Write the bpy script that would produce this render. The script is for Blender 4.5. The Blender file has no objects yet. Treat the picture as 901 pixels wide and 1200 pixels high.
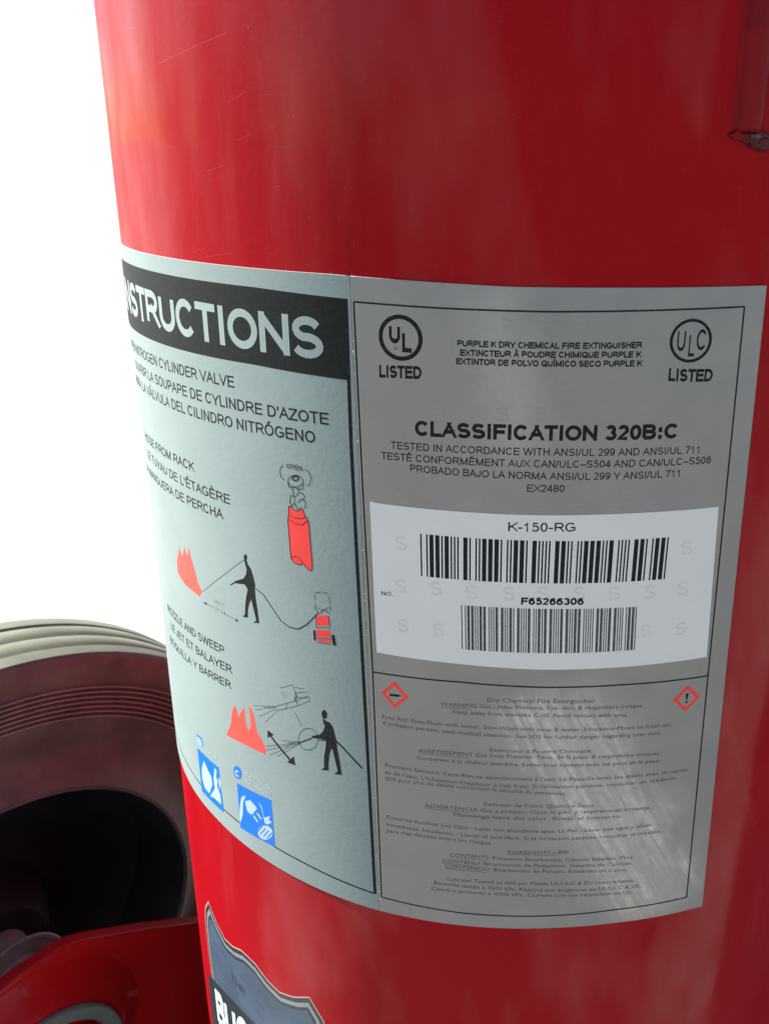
import bpy, bmesh, math, random
from mathutils import Vector, Matrix
from mathutils.geometry import tessellate_polygon

# ------------------------------------------------------------------ camera, sky, sun, exposure
scene = bpy.context.scene
col = scene.collection
R = 0.2                                   # radius of the extinguisher shell, metres

pitch, roll = 0.31667, 0.03907
fw = Vector((0, math.cos(pitch), -math.sin(pitch)))
r0 = Vector((1, 0, 0)); u0 = r0.cross(fw)
right = (r0 * math.cos(roll) + u0 * math.sin(roll)).normalized()
up = right.cross(fw)
cd = bpy.data.cameras.new('camera')
cam = bpy.data.objects.new('camera', cd); col.objects.link(cam)
cam.matrix_world = Matrix(((right.x, up.x, -fw.x, 0.0), (right.y, up.y, -fw.y, -2.26075 * R),
                           (right.z, up.z, -fw.z, 0.18141 * R), (0, 0, 0, 1)))
cd.sensor_fit = 'VERTICAL'; cd.sensor_height = 24.0
cd.lens = 997.36 / 1200 * 24.0
cd.shift_x = -182.23 / 1200; cd.shift_y = -90.14 / 1200
cd.clip_start = 0.01; cd.clip_end = 5000
cd.dof.use_dof = True; cd.dof.focus_distance = 0.285; cd.dof.aperture_fstop = 25.0
scene.camera = cam

SUN_EL, SUN_AZ = math.radians(32), math.radians(-73)      # azimuth from +Y, clockwise
world = bpy.data.worlds.new('World'); scene.world = world; world.use_nodes = True
nt = world.node_tree
sky = nt.nodes.new('ShaderNodeTexSky'); sky.sky_type = 'NISHITA'; sky.sun_disc = False
sky.sun_elevation = SUN_EL; sky.sun_rotation = SUN_AZ % (2 * math.pi)
sky.air_density = 1.0; sky.dust_density = 0.3; sky.ozone_density = 1.0
nt.links.new(sky.outputs[0], nt.nodes['Background'].inputs[0])
nt.nodes['Background'].inputs[1].default_value = 0.055

sd = bpy.data.lights.new('sun', 'SUN'); sd.energy = 5.0; sd.angle = math.radians(0.53); sd.color = (1.0, 0.96, 0.9)
sun = bpy.data.objects.new('sun', sd); col.objects.link(sun)
sdir = Vector((math.sin(SUN_AZ) * math.cos(SUN_EL), math.cos(SUN_AZ) * math.cos(SUN_EL), math.sin(SUN_EL)))
sun.rotation_euler = sdir.to_track_quat('Z', 'Y').to_euler()
sun.location = sdir * 5

scene.view_settings.view_transform = 'Standard'; scene.view_settings.look = 'None'
scene.view_settings.gamma = 1.0; scene.view_settings.use_curve_mapping = False
scene.view_settings.exposure = 2.2

# ------------------------------------------------------------------ print data: glyph outlines, artwork in mm on the shell (arc, height)
ART = {
 'RT': [
  ["LISTED","B",-51.36,-37.48,-31.46,-31.04,-30.68,4.1,-44.34],
  ["LISTED","B",38.92,53.41,-28.24,-28.62,-28.66,4.1,46.23],
  ["PURPLE K DRY CHEMICAL FIRE EXTINGUISHER","B",-26.19,29.77,-19.48,-18.76,-17.9,2.0,1.84],
  ["EXTINCTEUR À POUDRE CHIMIQUE PURPLE K","B",-25.26,29.7,-22.34,-21.55,-20.82,2.0,1.95],
  ["EXTINTOR DE POLVO QUÍMICO SECO PURPLE K","B",-26.47,30.21,-25.09,-24.3,-23.62,2.0,2.06],
  ["CLASSIFICATION 320B:C","B",-39.64,43.73,-49.29,-47.96,-47.07,5.1,1.96],
  ["TESTED IN ACCORDANCE WITH ANSI/UL 299 AND ANSI/UL 711","R",-47.92,52.04,-54.6,-52.94,-52.31,2.5,2.15],
  ["TESTÉ CONFORMÉMENT AUX CAN/ULC–S504 AND CAN/ULC–S508","R",-51.33,55.95,-58.59,-56.9,-56.09,2.5,2.31],
  ["PROBADO BAJO LA NORMA ANSI/UL 299 Y ANSI/UL 711","R",-41.57,46.08,-61.66,-60.97,-60.1,2.5,2.47],
  ["EX2480","R",-3.62,8.35,-65.34,-65.19,-65.01,2.5,2.36],
 ],
 'ST': [
  ["K-150-RG","R",-9.27,12.58,-79.31,-78.99,-78.61,3.2,1.8],
  ["F65266306","B",-4.14,16.56,-105.78,-105.51,-105.32,2.7,6.22],
  ["NO.","R",-52.44,-48.08,-108.02,-107.83,-107.63,1.5,-50.16],
 ],
 'FT': [
  ["Dry Chemical Fire Extinguisher","R",-14.77,22.7,-144.7,-144.0,-143.89,1.75,3.93],
  ["WARNING Gas Under Pressure. Eye, skin, & respiratory irritant.","R",-31.3,40.08,-148.39,-146.61,-146.95,1.6,4.25],
  ["Keep away from extreme Cold. Avoid contact with eyes.","R",-26.85,34.8,-150.9,-149.71,-150.24,1.6,3.88],
  ["First Aid: Eyes-Flush with water. Skin-Wash with soap & water. Inhalation-Move to fresh air.","R",-53.27,51.5,-158.12,-155.63,-156.25,1.6,-0.63],
  ["If irritation persists, seek medical attention. See SDS for further danger regarding user care.","R",-52.96,47.9,-160.78,-158.75,-159.24,1.6,-2.15],
  ["Extincteur à Poudre Chimique","R",-13.49,22.33,-165.23,-164.8,-164.62,1.6,4.39],
  ["AVERTISSEMENT Gaz Sous Pression. Yeux, de la peau, & respiratoire irritants.","R",-39.49,48.34,-169.54,-167.17,-168.18,1.6,4.22],
  ["Conserver à la chaleur extrême. Éviter tout contact avec les yeux et la peau.","R",-40.16,48.61,-172.65,-170.59,-171.31,1.6,4.04],
  ["Premiers Secours: Yeux-Rincez abondamment à l'eau. La Peau-Se laver les mains avec du savon","R",-52.6,59.63,-178.93,-176.79,-177.19,1.6,3.35],
  ["et de l'eau. L'Inhalation-Déplacer à l'air frais. Si l'irritation persiste, consulter un médecin.","R",-52.67,55.78,-181.99,-180.04,-180.08,1.6,1.62],
  ["SDS pour plus de détails concernant la sécurité du personnel.","R",-52.73,14.41,-184.87,-182.45,-183.07,1.6,-18.31],
  ["Extintor de Polvo Químico Seco","R",-15.07,24.63,-189.09,-188.56,-188.6,1.6,4.73],
  ["ADVERTENCIA Gas a presión. Ojos, la piel, y respiratorias irritante.","R",-37.35,46.59,-193.32,-191.32,-191.99,1.6,4.44],
  ["Mantenga lejos del calor. Evitar el contacto.","R",-26.35,35.57,-195.29,-194.2,-194.38,1.6,4.52],
  ["Primeros Auxilios: Los Ojos - Lavar con abundante agua. La Piel - Lavar con agua y jabón.","R",-52.39,47.96,-202.33,-200.02,-200.08,1.6,-1.82],
  ["inmediatas. Inhalación - Llevar al aire libre. Si la irritación persiste consultar al médico.","R",-52.46,51.75,-205.78,-203.34,-203.75,1.6,-0.12],
  ["para más detalles sobre los riesgos.","R",-52.52,-11.75,-208.76,-207.04,-206.6,1.6,-31.61],
  ["INGREDIENTS 1-800","R",-6.1,16.44,-210.05,-209.87,-209.51,1.6,5.16],
  ["CONTENTS: Potassium Bicarbonate, Calcium Stearate, Mica.","R",-27.62,41.72,-214.08,-213.03,-214.28,1.6,6.81],
  ["CONTENU: Bicarbonate de Potassium, Stéarate de Calcium.","R",-30.61,41.49,-217.36,-215.87,-217.09,1.6,5.25],
  ["CONTENIDO: Bicarbonato de Potasio, Estearato de Calcio.","R",-29.44,39.78,-219.93,-218.51,-219.9,1.6,5.0],
  ["Cylinder Tested to 600 psi. Meets UL/ULC & EU requirements.","R",-28.76,42.83,-225.89,-224.38,-225.54,1.6,6.79],
  ["Bouteille testée à 4200 kPa. Répond aux exigences de UL/ULC & UE.","R",-33.8,45.55,-228.73,-227.48,-228.77,1.6,5.64],
  ["Cilindro probado a 4000 kPa. Cumple con los requisitos de UL.","R",-34.95,42.63,-231.77,-230.01,-231.14,1.6,3.73],
 ],
 'LT': [
  ["INSTRUCTIONS","H",-215.14,-71.25,-31.16,-29.58,-28.0,13.6,-143.19],
  ["OPEN NITROGEN CYLINDER VALVE","R",-216.27,-110.73,-48.04,-45.66,-43.29,4.1,-163.5],
  ["OUVRIR LA SOUPAPE DE CYLINDRE D'AZOTE","R",-204.27,-70.08,-54.96,-52.27,-49.59,4.1,-137.18],
  ["ABRA LA VÁLVULA DEL CILINDRO NITRÓGENO","R",-210.06,-75.7,-62.36,-59.54,-56.72,4.1,-142.88],
  ["HOSE FROM RACK","R",-199.19,-140.8,-84.95,-83.34,-81.74,3.9,-170.0],
  ["LE TUYAU DE L'ÉTAGÈRE","R",-198.15,-118.26,-92.69,-90.69,-88.69,3.9,-158.2],
  ["LA MANGUERA DE PERCHA","R",-207.54,-123.6,-101.44,-98.71,-95.98,3.9,-165.57],
  ["NOZZLE AND SWEEP","R",-190.5,-130.64,-163.25,-159.96,-156.67,3.9,-160.57],
  ["LE JET ET BALAYER","R",-187.8,-126.57,-171.1,-167.42,-163.75,3.9,-157.19],
  ["BOQUILLA Y BARRER","R",-192.56,-128.08,-180.59,-176.08,-171.56,3.9,-160.32],
 ],
 'blue_white': [
  [[-158.87,-223.61],[-155.86,-226.01],[-152.36,-228.12],[-152.0,-232.15],[-156.14,-239.58],[-160.92,-239.69],[-163.05,-236.08],[-162.41,-230.09]],
  [[-147.93,-220.64],[-146.25,-221.44],[-147.46,-225.14],[-146.11,-226.74],[-147.44,-229.96],[-144.98,-233.3],[-145.01,-238.5],[-151.03,-238.91],[-155.52,-240.55],[-149.79,-232.92],[-150.21,-228.01]],
  [[-144.93,-223.64],[-143.52,-225.19],[-144.56,-230.62],[-145.44,-228.74]],
  [[-129.06,-229.25],[-127.7,-224.65],[-125.6,-222.31],[-124.42,-222.25],[-126.42,-225.98],[-127.75,-233.83],[-129.24,-237.4],[-130.33,-239.55],[-130.13,-235.22]],
  [[-125.12,-224.97],[-121.38,-222.33],[-118.53,-223.41],[-117.03,-224.34],[-121.07,-229.86],[-124.08,-229.49]],
  [[-120.32,-229.92],[-119.5,-229.17],[-116.95,-230.83],[-117.77,-231.75]],
  [[-117.82,-227.21],[-117.02,-226.42],[-114.4,-228.16],[-115.19,-228.93]],
  [[-115.87,-219.98],[-113.74,-222.03],[-113.01,-226.84],[-109.12,-223.95],[-110.02,-226.43],[-108.22,-226.65],[-110.95,-229.24],[-112.71,-229.59],[-114.17,-222.83],[-115.42,-221.18]],
  [[-108.77,-233.66],[-109.72,-235.21],[-111.07,-236.69],[-112.68,-237.92],[-114.37,-238.75],[-115.91,-239.09],[-117.12,-238.86],[-117.84,-238.1],[-117.96,-236.89],[-117.47,-235.36],[-116.44,-233.73],[-115.01,-232.2],[-113.37,-230.97],[-111.71,-230.18],[-110.24,-229.92],[-109.11,-230.21],[-108.45,-231.0],[-108.34,-232.2]],
 ],
 'fills': [
  ["valve_drawing","red",[[-88.36,-81.93],[-87.08,-81.56],[-86.54,-82.47],[-85.43,-82.99],[-83.92,-82.46],[-82.39,-81.5],[-81.8,-83.71],[-80.67,-84.96],[-80.09,-87.39],[-79.8,-95.09],[-79.52,-102.91],[-79.84,-104.31],[-80.84,-104.77],[-82.5,-103.62],[-83.69,-102.58],[-85.0,-103.57],[-87.53,-103.31],[-88.73,-102.06],[-89.01,-98.58],[-89.07,-92.01],[-89.28,-87.71],[-88.73,-85.0]]],
  ["hose_drawing","flame",[[-162.11,-121.02],[-166.54,-129.18],[-166.61,-134.24],[-160.13,-136.6],[-151.8,-136.68],[-146.19,-136.89],[-143.81,-133.5],[-146.81,-130.29],[-148.21,-125.97],[-150.66,-121.1],[-151.7,-116.69],[-154.38,-122.01],[-156.04,-118.27],[-159.43,-123.92]]],
  ["hose_drawing","ink",[[-112.79,-109.25],[-111.32,-109.08],[-110.88,-110.64],[-109.46,-111.81],[-108.44,-114.62],[-107.69,-117.71],[-108.06,-120.35],[-107.94,-123.94],[-107.42,-128.34],[-106.99,-133.74],[-110.31,-134.69],[-108.59,-133.17],[-109.51,-129.04],[-110.53,-124.78],[-111.85,-127.06],[-112.91,-130.19],[-113.26,-133.57],[-116.5,-134.25],[-114.93,-132.76],[-114.26,-128.8],[-113.33,-124.8],[-112.1,-121.19],[-113.65,-119.6],[-118.86,-120.86],[-119.71,-120.31],[-114.02,-117.27],[-112.29,-114.92],[-111.8,-112.52],[-112.48,-110.94]]],
  ["hose_drawing","ink",[[-110.93,-107.56],[-111.04,-108.22],[-111.39,-108.8],[-111.88,-109.15],[-112.39,-109.17],[-112.77,-108.86],[-112.92,-108.3],[-112.81,-107.64],[-112.46,-107.05],[-111.96,-106.7],[-111.46,-106.69],[-111.08,-107.0]]],
  ["hose_drawing","red",[[-79.12,-121.9],[-73.67,-120.85],[-73.3,-124.7],[-79.16,-126.14]]],
  ["hose_drawing","red",[[-79.25,-127.86],[-73.39,-126.57],[-73.06,-129.41],[-79.31,-130.82]]],
  ["hose_drawing","red",[[-78.87,-131.5],[-73.01,-130.19],[-73.26,-131.68],[-78.74,-132.63]]],
  ["hose_drawing","ink",[[-143.57,-138.19],[-140.32,-137.19],[-141.74,-138.64]]],
  ["hose_drawing","ink",[[-118.78,-137.24],[-121.54,-137.97],[-120.44,-136.62]]],
  ["sweep_drawing","flame",[[-126.92,-178.26],[-128.9,-182.84],[-130.72,-189.48],[-134.84,-197.0],[-120.98,-194.82],[-109.43,-193.73],[-108.42,-191.24],[-110.83,-187.47],[-113.36,-184.58],[-114.18,-178.53],[-115.47,-175.12],[-117.49,-174.66],[-116.69,-178.84],[-117.0,-183.8],[-118.08,-186.08],[-119.73,-185.46],[-120.12,-181.19],[-120.03,-176.49],[-122.81,-179.84],[-124.67,-183.29],[-125.36,-179.56]]],
  ["sweep_drawing","ink",[[-78.53,-165.25],[-77.02,-165.74],[-75.14,-166.04],[-73.88,-167.89],[-73.25,-170.7],[-72.63,-173.53],[-72.46,-176.52],[-71.7,-181.64],[-70.99,-188.07],[-74.28,-188.72],[-72.68,-187.0],[-73.5,-183.01],[-74.56,-177.97],[-75.22,-177.43],[-76.14,-180.81],[-76.72,-184.89],[-76.8,-188.04],[-80.38,-189.09],[-78.89,-187.61],[-78.63,-182.45],[-77.6,-177.46],[-77.24,-174.74],[-79.4,-174.63],[-83.4,-175.72],[-84.16,-174.99],[-80.09,-172.96],[-78.43,-170.88],[-77.53,-168.31],[-78.22,-166.65]]],
  ["sweep_drawing","ink",[[-76.27,-162.69],[-76.35,-163.6],[-76.65,-164.42],[-77.13,-165.01],[-77.68,-165.24],[-78.2,-165.07],[-78.58,-164.53],[-78.75,-163.72],[-78.68,-162.82],[-78.37,-161.99],[-77.89,-161.4],[-77.34,-161.17],[-76.82,-161.35],[-76.44,-161.89]]],
  ["sweep_drawing","ink",[[-106.84,-181.16],[-103.43,-182.02],[-107.07,-184.85]]],
  ["sweep_drawing","ink",[[-92.88,-191.8],[-97.12,-192.12],[-93.48,-187.91]]],
  ["liquids_pictogram","blue",[[-165.49,-220.66],[-144.1,-218.4],[-143.17,-241.82],[-165.47,-244.27]]],
  ["liquids_pictogram","blue",[[-163.9,-212.44],[-158.5,-211.77],[-157.92,-215.91],[-164.06,-217.18]]],
  ["electrical_pictogram","blue",[[-125.92,-210.35],[-125.81,-211.46],[-126.05,-212.67],[-126.62,-213.85],[-127.45,-214.85],[-128.45,-215.56],[-129.5,-215.89],[-130.48,-215.8],[-131.25,-215.3],[-131.73,-214.44],[-131.84,-213.32],[-131.58,-212.09],[-130.97,-210.88],[-130.11,-209.87],[-129.09,-209.16],[-128.05,-208.84],[-127.1,-208.96],[-126.37,-209.48]]],
  ["electrical_pictogram","blue",[[-129.92,-218.29],[-107.69,-215.26],[-107.39,-238.86],[-130.36,-241.8]]],
 ],
 'strokes': [
  ["valve_drawing","ink",0.32,[[-88.36,-81.93],[-87.08,-81.56],[-86.54,-82.47],[-85.43,-82.99],[-83.92,-82.46],[-82.39,-81.5],[-81.8,-83.71],[-80.67,-84.96],[-80.09,-87.39],[-79.8,-95.09],[-79.52,-102.91],[-79.84,-104.31],[-80.84,-104.77],[-82.5,-103.62],[-83.69,-102.58],[-85.0,-103.57],[-87.53,-103.31],[-88.73,-102.06],[-89.01,-98.58],[-89.07,-92.01],[-89.28,-87.71],[-88.73,-85.0]],1],
  ["valve_drawing","ink",0.25,[[-88.08,-85.07],[-86.36,-85.76],[-83.37,-85.54],[-81.12,-84.41]],0],
  ["valve_drawing","ink",0.25,[[-88.21,-87.04],[-85.5,-87.94],[-83.02,-87.82],[-80.72,-85.82]],0],
  ["valve_drawing","ink",0.25,[[-88.45,-101.76],[-86.57,-100.41],[-84.83,-100.87],[-83.67,-102.36]],0],
  ["valve_drawing","ink",0.3,[[-81.67,-71.31],[-81.91,-72.09],[-82.5,-72.86],[-83.37,-73.51],[-84.44,-73.98],[-85.56,-74.21],[-86.6,-74.16],[-87.44,-73.85],[-87.97,-73.3],[-88.11,-72.59],[-87.86,-71.79],[-87.25,-71.02],[-86.35,-70.36],[-85.27,-69.89],[-84.16,-69.67],[-83.14,-69.73],[-82.32,-70.05],[-81.82,-70.6]],1],
  ["valve_drawing","ink",0.5,[[-83.41,-70.61],[-83.51,-70.89],[-83.76,-71.16],[-84.14,-71.4],[-84.59,-71.58],[-85.08,-71.67],[-85.52,-71.67],[-85.88,-71.58],[-86.11,-71.4],[-86.18,-71.15],[-86.08,-70.88],[-85.82,-70.6],[-85.44,-70.36],[-84.98,-70.18],[-84.5,-70.09],[-84.05,-70.09],[-83.7,-70.19],[-83.47,-70.37]],1],
  ["valve_drawing","ink",0.3,[[-88.24,-73.03],[-87.86,-74.63],[-86.62,-74.79],[-85.58,-73.95],[-84.16,-74.71],[-81.94,-74.19],[-81.58,-72.12]],0],
  ["valve_drawing","ink",0.3,[[-86.13,-74.9],[-86.19,-77.23],[-85.08,-77.63],[-83.74,-75.88],[-83.92,-74.87]],0],
  ["valve_drawing","ink",0.3,[[-87.32,-77.67],[-87.91,-80.55],[-87.06,-81.3],[-85.73,-80.09],[-85.73,-77.76],[-87.32,-77.67]],0],
  ["valve_drawing","ink",0.3,[[-85.89,-80.12],[-84.64,-82.19],[-82.86,-81.17]],0],
  ["valve_drawing","ink",0.3,[[-84.24,-79.77],[-83.17,-78.37],[-81.94,-78.03],[-80.94,-79.09],[-81.41,-81.3]],0],
  ["valve_drawing","ink",0.3,[[-83.25,-75.78],[-81.81,-75.91],[-81.16,-77.04],[-82.18,-78.08]],0],
  ["valve_drawing","ink",0.28,[[-89.98,-67.14],[-91.31,-68.65],[-91.53,-70.15],[-91.17,-71.54],[-89.87,-72.44]],0],
  ["valve_drawing","ink",0.28,[[-80.31,-66.73],[-78.73,-67.88],[-78.13,-69.61],[-78.81,-71.8],[-80.18,-72.68]],0],
  ["hose_drawing","ink",0.16,[[-142.88,-133.13],[-112.51,-108.9]],0],
  ["hose_drawing","ink",0.45,[[-122.4,-122.79],[-118.79,-120.28]],0],
  ["hose_drawing","ink",0.42,[[-107.51,-119.45],[-103.71,-120.61],[-99.61,-124.75],[-95.62,-128.94],[-91.51,-130.41],[-87.4,-129.99],[-83.24,-126.82],[-77.92,-120.71]],0],
  ["hose_drawing","ink",0.25,[[-79.1,-113.01],[-76.27,-112.05]],0],
  ["hose_drawing","ink",0.25,[[-75.34,-111.91],[-73.07,-111.97]],0],
  ["hose_drawing","ink",0.25,[[-73.03,-113.07],[-72.89,-115.79]],0],
  ["hose_drawing","ink",0.25,[[-72.75,-116.8],[-72.66,-118.77]],0],
  ["hose_drawing","ink",0.25,[[-79.14,-113.71],[-79.18,-116.06]],0],
  ["hose_drawing","ink",0.25,[[-79.14,-117.18],[-79.11,-119.96]],0],
  ["hose_drawing","ink",0.3,[[-78.82,-119.89],[-77.18,-120.78],[-75.68,-118.65],[-72.98,-119.72]],0],
  ["hose_drawing","ink",0.22,[[-77.81,-118.58],[-76.19,-119.65],[-73.51,-117.5]],0],
  ["hose_drawing","ink",0.22,[[-79.12,-121.9],[-79.16,-126.14],[-79.58,-126.97],[-73.16,-125.63],[-73.3,-124.7],[-73.67,-120.85]],0],
  ["hose_drawing","ink",0.22,[[-79.44,-131.39],[-72.62,-129.91]],0],
  ["hose_drawing","ink",0.2,[[-79.25,-133.13],[-73.28,-132.22]],0],
  ["hose_drawing","ink",0.9,[[-80.14,-128.37],[-80.08,-132.47]],0],
  ["hose_drawing","ink",1.3,[[-72.09,-128.18],[-71.63,-132.33]],0],
  ["hose_drawing","ink",0.16,[[-142.88,-138.21],[-135.29,-137.26]],0],
  ["hose_drawing","ink",0.16,[[-128.47,-137.24],[-119.44,-137.2]],0],
  ["sweep_drawing","ink",0.18,[[-101.06,-167.78],[-100.3,-169.49],[-89.98,-163.66],[-83.64,-159.09],[-84.33,-157.23],[-92.42,-162.72],[-101.06,-167.78]],0],
  ["sweep_drawing","ink",0.16,[[-98.12,-158.59],[-91.89,-155.03]],0],
  ["sweep_drawing","ink",0.16,[[-97.53,-160.04],[-95.59,-161.9]],0],
  ["sweep_drawing","ink",0.16,[[-91.9,-155.18],[-90.63,-158.48],[-91.52,-161.79]],0],
  ["sweep_drawing","ink",0.16,[[-91.11,-155.81],[-86.58,-155.02]],0],
  ["sweep_drawing","ink",0.16,[[-90.44,-158.03],[-84.63,-155.7]],0],
  ["sweep_drawing","ink",0.16,[[-91.41,-160.25],[-83.98,-158.09]],0],
  ["sweep_drawing","ink",0.16,[[-89.98,-163.66],[-90.24,-161.34]],0],
  ["sweep_drawing","ink",0.16,[[-96.13,-166.9],[-95.1,-164.6]],0],
  ["sweep_drawing","ink",0.3,[[-90.58,-157.71],[-90.03,-159.39],[-91.01,-161.61],[-89.9,-162.35]],0],
  ["sweep_drawing","ink",0.12,[[-101.55,-168.2],[-114.13,-172.96]],0],
  ["sweep_drawing","ink",0.12,[[-101.4,-168.53],[-113.07,-174.48]],0],
  ["sweep_drawing","ink",0.12,[[-101.17,-169.06],[-111.31,-176.89]],0],
  ["sweep_drawing","ink",0.12,[[-100.58,-169.6],[-107.5,-177.8]],0],
  ["sweep_drawing","ink",0.12,[[-101.38,-168.29],[-108.35,-171.32]],0],
  ["sweep_drawing","ink",0.18,[[-91.46,-167.07],[-88.46,-172.09]],0],
  ["sweep_drawing","ink",0.22,[[-80.92,-175.23],[-81.29,-177.04],[-82.19,-178.84],[-83.51,-180.43],[-85.11,-181.6],[-86.79,-182.23],[-88.36,-182.23],[-89.6,-181.59],[-90.37,-180.38],[-90.56,-178.74],[-90.14,-176.89],[-89.18,-175.04],[-87.81,-173.43],[-86.19,-172.27],[-84.53,-171.68],[-83.02,-171.73],[-81.83,-172.4],[-81.11,-173.62]],1],
  ["sweep_drawing","ink",0.75,[[-72.85,-173.45],[-70.31,-175.07],[-66.76,-178.15],[-61.99,-182.29]],0],
  ["sweep_drawing","ink",0.3,[[-81.02,-175.57],[-77.86,-174.87],[-76.89,-174.01]],0],
  ["sweep_drawing","ink",0.45,[[-83.81,-175.79],[-89.19,-179.63]],0],
  ["sweep_drawing","ink",0.14,[[-89.18,-179.47],[-99.57,-183.02]],0],
  ["sweep_drawing","ink",0.14,[[-89.2,-179.71],[-108.25,-189.39]],0],
  ["sweep_drawing","ink",0.14,[[-89.2,-179.79],[-108.01,-191.06]],0],
  ["sweep_drawing","ink",0.14,[[-89.21,-179.87],[-106.41,-192.61]],0],
  ["sweep_drawing","ink",0.14,[[-89.21,-179.95],[-102.36,-191.63]],0],
  ["sweep_drawing","ink",0.14,[[-89.77,-179.53],[-96.44,-182.93]],0],
  ["sweep_drawing","ink",0.14,[[-92.84,-181.11],[-97.51,-185.34]],0],
  ["sweep_drawing","ink",1.0,[[-105.75,-182.84],[-102.5,-185.44],[-98.61,-188.19],[-94.81,-190.84]],0],
 ],
 'SM': [
  [["ELECTRICAL","R",-123.5,-107.39,-210.82,-210.16,-209.49,1.9,-115.45],"pale"],
  [["EQUIPMENT","R",-123.88,-107.54,-214.16,-213.83,-213.49,1.9,-115.71],"pale"],
  [["LIQUIDS","R",-156.34,-145.41,-216.65,-215.55,-214.44,1.9,-150.87],"pale"],
  [["C","B",-130.57,-127.41,-214.99,-214.66,-214.32,3.4,-128.99],"pictogram_white"],
  [["B","B",-163.66,-159.17,-217.12,-216.68,-216.23,3.4,-161.41],"pictogram_white"],
  [["OPEN","R",-88.38,-81.54,-67.86,-67.72,-67.58,1.7,-84.96],"ink"],
  [["30 FT","R",-134.94,-128.06,-134.9,-134.56,-134.21,1.6,-131.5],"grey"],
  [["9 M","R",-134.31,-127.8,-138.04,-137.85,-137.65,1.6,-131.05],"grey"],
 ],
 'hdr': [[-62.4,-7.68],[-97.48,-6.74],[-99.89,-32.82],[-63.18,-33.57]],
 'Bline': [[-62.4,-7.68],[-62.23,-54.98],[-61.47,-97.94],[-59.9,-166.79],[-58.39,-240.49]],
 'inbotL': [[-58.39,-240.49],[-93.76,-238.85],[-118.47,-238.93],[-148.35,-240.14]],
 'C': [[-59.49,-8.37],[-58.31,-69.29],[-56.51,-139.42],[-55.42,-241.18]],
 'Dr': [[61.83,-5.28],[63.84,-137.07],[65.59,-238.53]],
 'z1': [[-59.49,-8.37],[-30.53,-8.17],[0.36,-7.59],[31.16,-6.42],[61.83,-5.28]],
 'zl': [[-56.51,-139.42],[-24.19,-137.72],[5.49,-137.55],[31.11,-137.0],[63.84,-137.07]],
 'z3': [[-55.42,-241.18],[-23.33,-240.7],[9.5,-239.33],[35.97,-238.17],[65.59,-238.53]],
 'stick': [[-55.82,-74.25],[-27.55,-73.76],[1.19,-73.22],[30.68,-72.24],[60.52,-71.61],[62.38,-129.01],[33.34,-129.73],[3.34,-130.5],[-24.25,-130.45],[-54.73,-130.97]],
 'bar1': [[-38.25,-83.03],[3.3,-82.17],[43.89,-81.36],[43.74,-96.66],[3.91,-97.54],[-38.06,-98.48]],
 'bar2': [[-24.24,-107.59],[5.71,-106.97],[34.86,-106.55],[35.29,-123.19],[6.4,-123.92],[-23.86,-124.51]],
 'ulc': [[-44.16,-18.23],[-36.85,-17.64],[-44.05,-11.21],[45.15,-15.66],[52.3,-15.74],[44.49,-8.94]],
 'dia': [[-48.15,-147.09],[-42.34,-146.45],[-48.05,-140.73],[56.3,-145.26],[62.22,-145.69],[55.67,-138.87]],
 'seam': [[-60.62,-2.09],[-59.71,-54.63],[-58.78,-117.12],[-56.74,-244.21]],
 'redge': [[68.82,0.92],[70.89,-130.92],[73.25,-245.6]],
 'Sst': [[-44.95,-87.41],[50.42,-85.63],[-45.18,-103.36],[-32.76,-102.4],[-20.89,-102.39],[-8.36,-101.85],[2.99,-101.27],[14.81,-101.04],[26.64,-101.19],[38.74,-101.23],[50.56,-100.76],[-44.56,-118.31],[-31.96,-117.93],[38.79,-116.05],[51.2,-116.28],[13.56,-85.53]],
 'Slab': [[-44.73,-72.17],[-32.74,-73.11],[-20.96,-72.43],[-9.86,-71.91],[1.11,-71.34],[12.82,-71.02],[24.67,-71.0],[35.97,-70.45],[2.61,-132.32],[15.15,-132.12],[27.08,-132.42],[-22.59,-10.73],[-11.1,-10.53],[0.25,-10.03],[10.16,-9.68],[-43.6,-24.74],[19.47,-21.36],[-45.43,-40.99],[-32.88,-40.86],[-11.84,-39.92],[-0.08,-39.34],[20.52,-38.2],[32.54,-37.88],[-44.24,-70.72],[28.49,-66.5],[-20.88,-30.46],[6.8,-29.09]],
 'dust': [[-6.05,-146.94],[6.83,-171.51],[23.47,-194.5],[49.12,-230.06],[24.67,-160.84],[46.11,-193.09],[58.42,-215.5],[72.74,-149.15],[90.49,-196.24]],  # points along the reflected-light streaks on label and shell
 'scratch': [[[-138.61,60.37],[-127.51,62.51],[-116.84,64.6],[-102.93,67.71]],[[-104.26,48.2],[-97.26,50.97]],[[-101.65,37.33],[-95.14,39.39]],[[-117.08,27.51],[-107.76,30.0]],[[-140.46,34.92],[-134.36,34.56]],[[-120.88,0.05],[-107.57,2.53]],[[-149.91,59.83],[-147.01,59.49]],[[-139.97,60.07],[-136.8,60.54]],[[-154.28,73.04],[-146.36,56.14],[-141.8,45.28]],[[-138.72,72.05],[-134.29,57.0]],[[-128.62,0.87],[-121.57,2.8]],[[-139.24,11.63],[-135.1,17.02]]],
 'speck': [[-54.95,54.43],[-52.96,38.89],[-58.99,8.27],[-67.41,-0.15],[-61.63,25.37],[-78.2,44.66],[-92.48,5.25],[-93.47,69.01],[-74.29,15.92],[-85.45,24.48],[-63.96,16.52],[-74.12,66.08],[54.44,62.67],[49.06,50.33],[-58.44,-245.24],[-67.79,-273.81],[-66.87,-306.79],[-53.8,-289.79],[-42.38,-107.5]],
 'plate': [[-246.3,-446.9],[-234.2,-444.9],[-221.7,-444.9],[-211.8,-444.8],[-204.3,-446.7],[-194.7,-451.7],[-181.4,-460.2],[-157.9,-475.3],[-123.2,-499.9]],
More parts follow.
